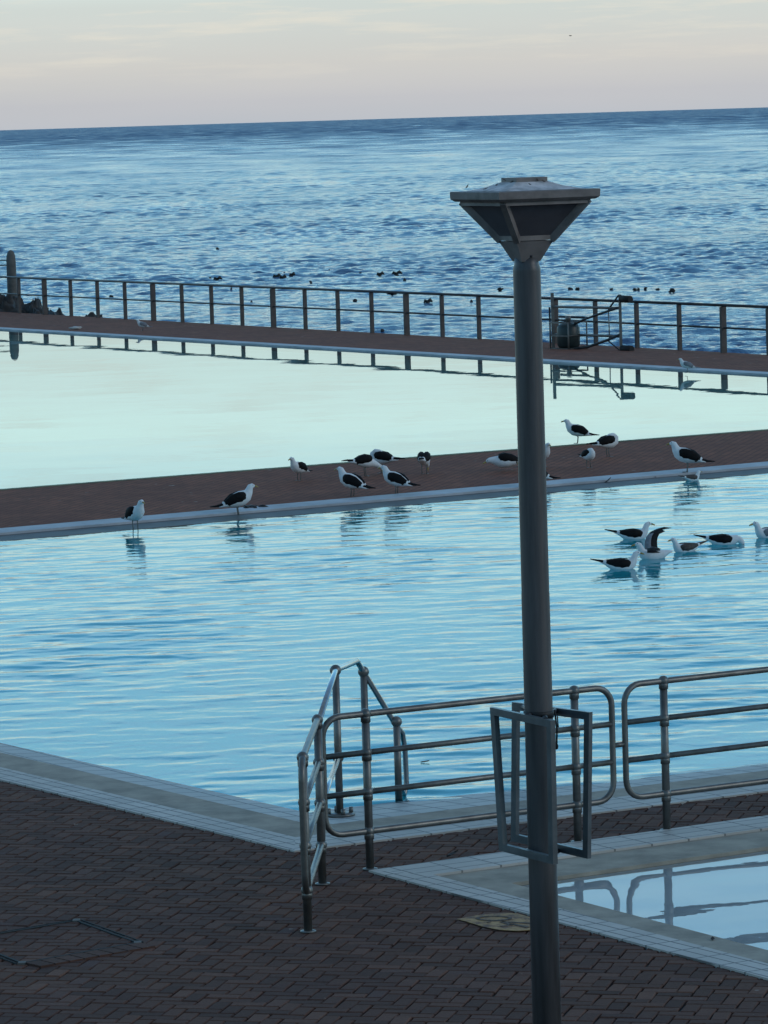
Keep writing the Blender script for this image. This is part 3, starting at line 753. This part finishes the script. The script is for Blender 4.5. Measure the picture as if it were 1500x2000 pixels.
def straps():
    g = empty('frame_strap', (LP.x, LP.y, 0), 'black strap tied round the pole at the top of the poster frames', 'strap')
    z = depth(1052, 1393, LY).z; r = .071
    MB().lathe([(r, z - .018), (r, z + .012), (r - .004, z + .014)], 26).build('band', M['strap'], g)
    b0 = depth(1083, 1386, 20.08) - Vector((LP.x, LP.y, 0)); b1 = depth(1088, 1425, 20.06) - Vector((LP.x, LP.y, 0)); b2 = depth(1087, 1458, 20.06) - Vector((LP.x, LP.y, 0))
    MB().tube([b0, b1, b2], .0045, 8).build('tail', M['strap'], g); MB().ball(b2, .009, sz=1.6).build('toggle', M['strap'], g)
    MB().tube([b0 + Vector((.012, 0, -.02)), b1 + Vector((.006, 0, .01))], .003, 6).build('tail', M['strap'], g)
    for (x0, y0, Y0, x1, y1, Y1) in ((1022, 1380, 20.36, 1036, 1390, 20.06), (1086, 1388, 20.17, 1072, 1392, 20.03), (1030, 1398, 19.86, 1036, 1396, 19.97), (1066, 1406, 19.73, 1064, 1400, 19.96), (1090, 1662, 20.15, 1076, 1660, 20.04)):
        MB().tube([depth(x0, y0, Y0) - Vector((LP.x, LP.y, 0)), depth(x1, y1, Y1) - Vector((LP.x, LP.y, 0))], .013, 8).build('bracket', M['rail_dark'], g)
straps()

# ------------------------------------------------------------------ things let into the deck
M['cover_edge'] = simple('dull_cover_edge', (.022, .021, .021), .8, 0, .4, 20)
def cover():
    g = empty('inspection_cover', CO[1], 'paver filled inspection cover with steel edges let into the brick deck', 'manhole cover')
    q = [p - CO[1] for p in CO]; Z = Vector((0, 0, .006))
    for i, (a, b_) in enumerate(((0, 1), (1, 2), (2, 3), (3, 0))):
        d = (q[b_] - q[a]).normalized(); 
        MB().beam(q[a] + Z * .3, q[b_] + Z * .3, .016, .010).build('edge_bar', M['cover_edge'], g)
        MB().beam(q[a] + Z * .3 + perp3(d) * .035, q[b_] + Z * .3 + perp3(d) * .035, .008, .009).build('edge_bar', M['cover_edge'], g)
    for k in range(3):
        MB().box((q[k].x - .022, q[k].y - .035, -.004), (q[k].x + .022, q[k].y + .03, .010)).build('corner_glint', M['concrete'], g)  # paler plates paint in the glints on the steel corners
    mb = MB(); tint = []; L_ = (q[2] - q[1]); n = max(3, int(L_.length / .1)); d = L_.normalized(); o_ = -perp3(d)
    if o_.dot(-(q[0] - q[1])) < 0: o_ = -o_
    for i in range(n):
        a = q[1] + d * (L_.length * i / n + .006); b_ = q[1] + d * (L_.length * (i + 1) / n - .006)
        mb.beam((a + b_) / 2 + o_ * .03, (a + b_) / 2 + o_ * .19, (b_ - a).length, .02, ); tint += [rnd.random()] * 8
    o = mb.build('paver_border', M['paver'], g); at = o.data.attributes.new('tint', 'FLOAT', 'POINT'); at.data.foreach_set('value', tint)
def perp3(d): return Vector((-d.y, d.x, 0))
cover()
def paint_mat():
    m, t, b = new_mat('worn_yellow_paint'); c = N(t, 'ShaderNodeTexCoord')
    f = noise(t, 9, 6, .75, vec=c.outputs['Object']); L(t, ramp(t, f, [(.40, (.12, .065, .045)), (.54, (.36, .215, .085)), (.72, (.47, .30, .14))]), b.inputs['Base Color'])
    b.inputs['Roughness'].default_value = .8; return m
M['yellow'] = paint_mat(); M['blackpaint'] = simple('black_paint', (.11, .07, .05), .8, 0, .6, 15)
def sheet(pts, z, th): 
    return MB().prism([(p.x, p.y) for p in pts], z, z - th)
def paint_patch():
    o = ground(960, 1802); g = empty('painted_sign', o, 'worn yellow painted pool sign on the bricks beside the lamp pole', 'painted sign')
    pts = [ground(x, y) - o for x, y in ((893, 1797), (905, 1800), (945, 1812), (975, 1818), (1012, 1820), (1052, 1817), (1075, 1811), (1050, 1797), (1010, 1786), (985, 1785), (940, 1788))]
    if sum(a.x * b_.y - a.y * b_.x for a, b_ in zip(pts, pts[1:] + pts[:1])) < 0: pts = pts[::-1]
    sheet(pts, .007, .003).build('yellow_panel', M['yellow'], g)
    ring = [ground(965 + 36 * math.cos(t) , 1796.5 + 4.8 * math.sin(t)) - o for t in [k * 2 * math.pi / 24 for k in range(24)]]
    mb = MB(); n = len(ring); c = sum(ring, Vector()) / n
    vs = [(p.x, p.y, .011) for p in ring] + [(c.x + (p.x - c.x) * .78, c.y + (p.y - c.y) * .72, .011) for p in ring]
    mb.add(vs, [(i, (i + 1) % n, n + (i + 1) % n, n + i) for i in range(n)])
    for (a, b_) in (((980, 1803), (1040, 1806)), ((980, 1803), (1000, 1809)), ((1000, 1809), (978, 1812)), ((1000, 1807), (1032, 1814)), ((953, 1803.5), (957, 1804))):
        mb.beam(ground(*a) - o + Vector((0, 0, .0085)), ground(*b_) - o + Vector((0, 0, .0085)), .03, .004)
    mb.build('black_symbol', M['blackpaint'], g)
paint_patch()

# ------------------------------------------------------------------ gulls
def gull(name_pose, wing='black', flap=False):
    """a gull facing +X with its feet (or waterline) at the origin; children body, wing x2, beak, eye x2, leg x2"""
    g = bpy.data.objects.new('gull', None); COL.objects.link(g); g.empty_display_size = .1
    st = {
     'stand': [(-.25, .15, .045, .006), (-.19, .165, .052, .022), (-.12, .195, .075, .06), (-.03, .225, .094, .092), (.05, .252, .094, .098), (.11, .285, .077, .08), (.138, .325, .054, .056), (.152, .36, .042, .045), (.166, .39, .038, .041), (.193, .404, .03, .03), (.22, .398, .014, .014)],
     'preen': [(-.25, .215, .045, .006), (-.19, .215, .05, .02), (-.12, .225, .07, .055), (-.03, .232, .085, .085), (.06, .238, .084, .088), (.12, .262, .066, .066), (.13, .305, .05, .05), (.09, .34, .042, .042), (.03, .335, .037, .036), (-.01, .315, .028, .027), (-.035, .298, .012, .012)],
     'bend': [(-.26, .25, .045, .006), (-.2, .245, .05, .02), (-.12, .24, .07, .055), (-.03, .235, .085, .08), (.06, .225, .08, .08), (.12, .21, .06, .06), (.165, .19, .045, .046), (.2, .172, .038, .038), (.232, .15, .035, .036), (.255, .125, .026, .026), (.265, .10, .012, .012)],
     'rest': [(-.25, .12, .045, .006), (-.19, .12, .05, .02), (-.12, .12, .075, .055), (-.03, .118, .095, .08), (.06, .12, .09, .085), (.12, .132, .066, .066), (.16, .14, .05, .05), (.19, .142, .04, .042), (.215, .14, .035, .036), (.24, .132, .026, .026), (.258, .124, .012, .012)],
     'swim': [(-.25, .085, .045, .006), (-.19, .075, .05, .025), (-.12, .05, .075, .055), (-.03, .035, .092, .08), (.06, .038, .088, .082), (.125, .065, .064, .064), (.152, .11, .044, .045), (.162, .145, .036, .038), (.178, .178, .034, .036), (.205, .19, .028, .028), (.232, .184, .013, .013)],
     'dabble': [(-.25, .085, .045, .006), (-.19, .075, .05, .025), (-.12, .05, .075, .055), (-.03, .035, .092, .08), (.06, .04, .088, .08), (.13, .055, .064, .06), (.175, .062, .05, .05), (.21, .05, .042, .043), (.235, .02, .037, .037), (.248, -.015, .026, .026), (.25, -.045, .012, .012)]}[name_pose]
    st = [(x, 0, z - (.022 if name_pose in ('stand', 'preen', 'bend') else 0), ry, rz) for x, z, ry, rz in st]
    mb = MB().loft(st, 14); mb.build('body', M['white'], g)
    a, b_ = Vector((st[-2][0], 0, st[-2][2])), Vector((st[-1][0], 0, st[-1][2])); d = (b_ - a).normalized()
    MB().tube([b_ - d * .012, b_ + d * .02, b_ + d * .042 + Vector((0, 0, -.002)), b_ + d * .052 + Vector((0, 0, -.009))], [.0125, .011, .0085, .002], 8).build('beak', M['beak'], g)
    hc = Vector((st[-2][0], 0, st[-2][2])); upn = Vector((-d.z, 0, d.x))
    if upn.z < 0 and name_pose != 'preen': upn = -upn
    for s in (-1, 1): MB().ball(hc + upn * .009 + Vector((0, s * .0265, 0)), .0055).build('eye', M['eye'], g)
    bz = st[3][2]; tz = st[0][2]
    wm = [M[wing], M['white']]
    for s in (-1, 1):
        if flap:
            mbw = MB(); n = 7; vs = []; fs = []
            for i in range(n + 1):
                t = i / n; y = s * (.05 + .40 * t); z = bz + .07 + (.22 * t + .05 * math.sin(t * 3)) * (1.0 if s < 0 else .5)
                if s > 0: y = s * (.05 + .36 * t) ; z += -.1 * t * t
                ch = .17 * (1 - .25 * t); x0 = .09 - (.26 * t * t + .04 * t if s < 0 else -.10 * t)
                jag = .045 * (i % 2) * (t > .5) - .03 * (1 - i % 2) * (t > .8)
                vs += [(x0, y, z), (x0 - ch * .5, y, z + .012), (x0 - ch - jag, y, z - .006), (x0 - ch * .5, y, z - .006)]
            for i in range(n):
                for k in range(4): l = (k + 1) % 4; fs.append((i * 4 + k, i * 4 + l, i * 4 + 4 + l, i * 4 + 4 + k))
            fs += [(0, 3, 2, 1), (n * 4, n * 4 + 1, n * 4 + 2, n * 4 + 3)]
            mbw.add(vs, fs, True)
            for fi in range(len(mbw.mi)): mbw.mi[fi] = 0 if (fi // 4 > 3 or fi % 4 == 1) else 1
            mbw.build('wing', [M[wing], M['greywing']], g)
        else:
            up_ = .03 if name_pose == 'stand' else .0
            ws = [(.10, s * .056, bz + .034 + up_, .014, .026), (.075, s * .064, bz + .036 + up_ * .8, .034, .056), (.02, s * .066, bz + .032 + up_ * .4, .042, .074), (-.07, s * .058, bz + .016, .04, .072), (-.14, s * .044, bz - .002 + (tz - bz) * .3, .032, .052),
                  (-.175, s * .034, bz + (tz - bz) * .5, .024, .034), (-.2, s * .028, bz + .003 + (tz - bz) * .7, .018, .022), (-.28, s * .018, tz + .012, .010, .013), (-.37, s * .006, tz + .006, .004, .005)]
            if name_pose in ('bend', 'preen', 'rest'):
                ws = [(x, y * .62, z + .014, ry * 1.4, rz * 1.02) for x, y, z, ry, rz in ws]
            if name_pose in ('swim', 'dabble'):
                ws = [(.11, s * .054, bz + .034, .012, .022), (.08, s * .064, bz + .034, .034, .05), (.0, s * .066, bz + .034, .042, .062), (-.08, s * .056, bz + .038, .038, .054), (-.15, s * .042, bz + .048, .028, .036),
                      (-.19, s * .032, bz + .058, .02, .022), (-.225, s * .026, bz + .064, .015, .016), (-.30, s * .016, tz + .03, .009, .011), (-.38, s * .006, tz + .05, .004, .005)]
            MB().loft(ws, 10, [0, 0, 0, 0, 0, 1, 0, 0]).build('wing', wm, g)
        if name_pose in ('stand', 'preen', 'bend'):
            lg = MB().tube([(.0, s * .036, bz - .05), (-.012, s * .036, .1), (.0, s * .036, .006)], [.011, .0065, .0065], 8)
            lg.add([(-.01, s * .036, .007), (.055, s * .036 - .024, .003), (.062, s * .036, .005), (.055, s * .036 + .024, .003), (-.01, s * .036, .0), (.055, s * .036 - .024, 0), (.062, s * .036, 0), (.055, s * .036 + .024, 0)],
                   [(0, 1, 2, 3), (7, 6, 5, 4), (0, 4, 5, 1), (1, 5, 6, 2), (2, 6, 7, 3), (3, 7, 4, 0)])
            lg.build('leg', M['leg'], g)
    return g
PROTO = {}
def place(pose, wing, loc, head, scale, label, group, flap=False):
    key = (pose, wing, flap)
    if key in PROTO: g = copy_tree(PROTO[key])
    else: g = gull(pose, wing, flap); PROTO[key] = g
    g.location = loc; g.rotation_euler = (0, 0, R_(head)); g.scale = (scale * .96,) * 3
    return tag(g, label, 'gull', group)
GD, GW = 'gulls standing on the deck between the pools', 'gulls swimming in the near pool'
G = ground
place('stand', 'black', G(265, 1035, -.06), -58, 1.0, 'leftmost gull standing in shallow water, its white breast turned to the viewer', GD)
place('stand', 'black', G(466, 1008, -.05), 12, 1.05, 'gull facing right in the shallows beside a dark weed clump', GD)
place('stand', 'black', G(584, 938), -128, .86, 'gull on the brick deck facing the viewer with its tail to the right', GD)
place('stand', 'black', G(688, 972, -.02), 148, 1.05, 'gull at the coping with black back to the viewer, left of its twin', GD)
place('bend', 'black', G(714, 930), 18, .98, 'gull bending its white head down to the right behind the coping pair', GD)
place('preen', 'black', G(746, 924), 160, 1.0, 'gull preening with its neck curled over a black back near the far lip', GD)
place('stand', 'black', G(774, 966, -.01), 156, 1.0, 'gull at the coping facing left, right of its twin', GD)
place('bend', 'black', G(829, 926), 78, 1.0, 'gull with only its black back showing, head bent down away from the viewer', GD)
place('rest', 'black', G(988, 919), 186, 1.12, 'gull resting low on the bricks just left of the lamp pole', GD)
place('stand', 'black', G(1060, 912), -60, .9, 'gull mostly hidden behind the lamp pole, upper of two', GD)
place('stand', 'black', G(1047, 952, -.01), 172, .95, 'gull hidden behind the lamp pole with only its tail showing, lower of two', GD)
place('stand', 'black', G(1128, 866), 172, .95, 'gull standing on the far lip against the pale water', GD)
place('preen', 'black', G(1188, 892), 25, 1.0, 'gull preening with a broad black back beside the white breasted one', GD)
place('preen', 'black', G(1150, 913), -62, .82, 'small gull preening with its white breast to the viewer', GD)
place('stand', 'black', G(1342, 922), 172, 1.1, 'gull facing left on the right of the deck, tail long and dark', GD)
place('swim', 'brownwing', G(1352, 938, WL), 28, .62, 'small dark gull floating close under the coping on the right', GW)
place('swim', 'black', G(1238, 1052, WL), 5, .95, 'gull swimming to the right with yellow bill, farther of the two alike', GW)
place('swim', 'black', G(1214, 1111, WL), 3, .95, 'gull swimming to the right, nearest of the swimming flock', GW)
place('swim', 'black', G(1276, 1091, WL), 192, .95, 'gull beating its raised wings in the middle of the swimming flock', GW, True)
place('swim', 'brownwing', G(1338, 1078, WL), 208, .85, 'swimming gull facing left with a pale flank and grey brown wing', GW)
place('dabble', 'black', G(1413, 1063, WL), 2, .95, 'gull swimming with its white head pushed down in the water', GW)
place('swim', 'greywing', G(1502, 1050, WL), 205, .98, 'swimming gull cut by the right edge of the picture', GW)
place('stand', 'greywing', G(279, 646, -.01), 172, .72, 'small grey gull standing far off on the seaside deck at left', 'gulls on the seaside deck')
place('stand', 'greywing', G(1342, 728, .012), 175, .72, 'small grey gull standing on the seaside coping at right', 'gulls on the seaside deck')
def sky_bird():
    c = depth(1114, 70, 640); g = empty('flying_gull', c, 'tiny dark bird flying high over the sea', 'bird')
    MB().loft([(-.22, 0, 0, .03, .01), (-.1, 0, .01, .06, .05), (.05, 0, .015, .06, .06), (.16, 0, .03, .035, .035), (.24, 0, .02, .01, .01)], 8).build('body', M['black'], g)
    for s in (-1, 1):
        MB().add([(.06, s * .04, .02), (.08, s * .22, .09), (-.06, s * .5, .04), (-.06, s * .22, .08), (-.08, s * .04, .02), (0, s * .2, .06)], [(0, 1, 3, 4), (1, 2, 3), (4, 5, 0), (0, 5, 1), (1, 5, 2), (2, 5, 3), (3, 5, 4)]).build('wing', M['black'], g)
    g.rotation_euler = (0, 0, R_(150))
sky_bird()

# ------------------------------------------------------------------ floating and lying bits
def weed(loc, n, ln, seed, label):
    rg = random.Random(seed); mb = MB()
    for i in range(n):
        a = rg.uniform(-.5, .6) + (0 if rg.random() < .8 else 2.6); l = ln * rg.uniform(.4, 1); x, y = rg.uniform(-.12, .1), rg.uniform(-.1, .1); p = []
        for k in range(5):
            t = k / 4; p.append((x + l * t * math.cos(a), y + l * t * math.sin(a) * .6 + .03 * math.sin(4 * t + i), .02 + .05 * math.sin(math.pi * t) * rg.uniform(.3, 1.1)))
        mb.tube(p, [.014, .02, .018, .012, .004], 6)
    lump(mb, (0, 0, .03), 1, .1, .08, .045, seed, .3, 12, 8)
    o = mb.build('seaweed_clump', M['kelp']); o.location = loc; return tag(o, label, 'seaweed')
weed(G(486, 999, -.05), 16, .28, 2, 'dark weed clump washed on the coping beside a standing gull')
def leaf(loc, s, a, label, group=None, lift=.4):
    mb = MB(); n = 7; vs = []
    for k in range(n + 1):
        t = k / n; wv_ = math.sin(math.pi * t) * .42; z = s * lift * t * t + .004
        vs += [(s * (t - .5) * 2, s * wv_, z + s * .12), (s * (t - .5) * 2, 0, z), (s * (t - .5) * 2, -s * wv_, z + s * .12), (s * (t - .5) * 2, 0, z - .003)]
    fs = []
    for k in range(n):
        for j in range(4): l = (j + 1) % 4; fs.append((k * 4 + j, k * 4 + l, k * 4 + 4 + l, k * 4 + 4 + j))
    o = mb.add(vs, fs, True).build('leaf', M['leaf']); o.location = loc; o.rotation_euler = (0, 0, a); return tag(o, label, 'leaf', group)
leaf(G(1184, 945, WL), .07, .3, 'curled brown leaf afloat by the coping, its edge standing up', 'leaves afloat in the near pool', 1.1)
leaf(G(1212, 939, WL), .06, 1.0, 'flat brown leaf afloat by the coping right of a curled one', 'leaves afloat in the near pool', .5)
leaf(G(1278, 932, -.03), .05, 2.0, 'small brown leaf on the coping left of the rightmost gull', None, .3)
leaf(G(830, 1489, WL), .035, .2, 'lone dark leaf afloat right of the handrail', 'leaves afloat in the near pool', .2)
leaf(G(1024, 1681, -.004), .04, .5, 'dark leaf in the paddling pool gutter behind the lamp pole', None, .3)
leaf(G(1392, 1836, -.004), .03, 1.5, 'dark leaf on the near gutter of the paddling pool', None, .3)
leaf(G(884, 1672, .0), .05, .6, 'dead leaf on the bricks behind the paddling pool corner', None, .6)
mb = MB(); lump(mb, (0, 0, .02), 1, .16, .1, .03, 5, .4, 12, 8); o = mb.build('paper_scrap', M['paper']); o.location = G(147, 642, .01); tag(o, 'pale crumpled scrap lying on the far coping at left', 'litter')

def kelp(px_, y, wpx, label, grp, long=False):
    c = ground(px_, y, SEA); s = FOC / c.y; r = wpx / s / 2 * .72; mb = MB(); sd_ = int(px_ * 7 + y)
    lump(mb, (0, 0, .04), 1, r * 1.1, r * .9, max(.07, r * .42), sd_, .42, 14, 9)
    if long:
        q = MB(); mb.tube([(r * .5, 0, .1), (r * 1.6, .1, .16), (r * 3, .1, .08)], [.06, .08, .03], 8)
        mb.tube([(-r * .4, 0, .1), (-r * 1.3, .1, .14), (-r * 2.1, 0, .05)], [.06, .07, .02], 8)
    o = mb.build('kelp_head', M['kelp']); o.location = c; tag(o, label, 'kelp', grp)
for x, y, w_, lg in ((540, 544, 9, 1), (553, 536, 7, 0), (552, 546, 7, 1), (609, 539, 12, 0), (570, 541, 6, 1), (632, 530, 5, 0), (643, 531, 5, 0), (607, 553, 8, 0), (704, 535, 6, 0), (742, 540, 8, 1), (774, 538, 11, 1), (790, 549, 7, 0)):
    kelp(x, y, w_, 'small dark kelp head afloat above the middle of the fence rail', 'kelp heads above the middle of the fence', lg)
for x, y, w_, lg in ((1113, 567, 12, 0), (1128, 567, 10, 0), (1194, 568, 9, 0), (1240, 568, 9, 0), (1247, 568, 6, 0), (1261, 567, 9, 0), (1285, 568, 8, 0), (1312, 570, 12, 0)):
    kelp(x, y, w_, 'dark kelp head in the row above the rail right of the lamp', 'kelp heads right of the lamp')
for x, y, w_, lg in ((218, 582, 9, 0), (491, 592, 7, 0), (424, 549, 9, 1), (410, 546, 6, 0), (452, 567, 5, 0), (693, 590, 11, 0), (747, 648, 9, 0), (835, 594, 9, 1), (921, 591, 6, 0)):
    kelp(x, y, w_, 'dark kelp head seen between or just over the rails of the fence', 'kelp heads behind the fence rails', lg)
kelp(977, 567, 15, 'rounded dark kelp mound just left of the lamp pole', None)
kelp(767, 576, 24, 'broad dark kelp mound under the top rail at the heavy post', None)
kelp(425, 488, 7, 'lone dark speck of kelp far out on the sea', None)
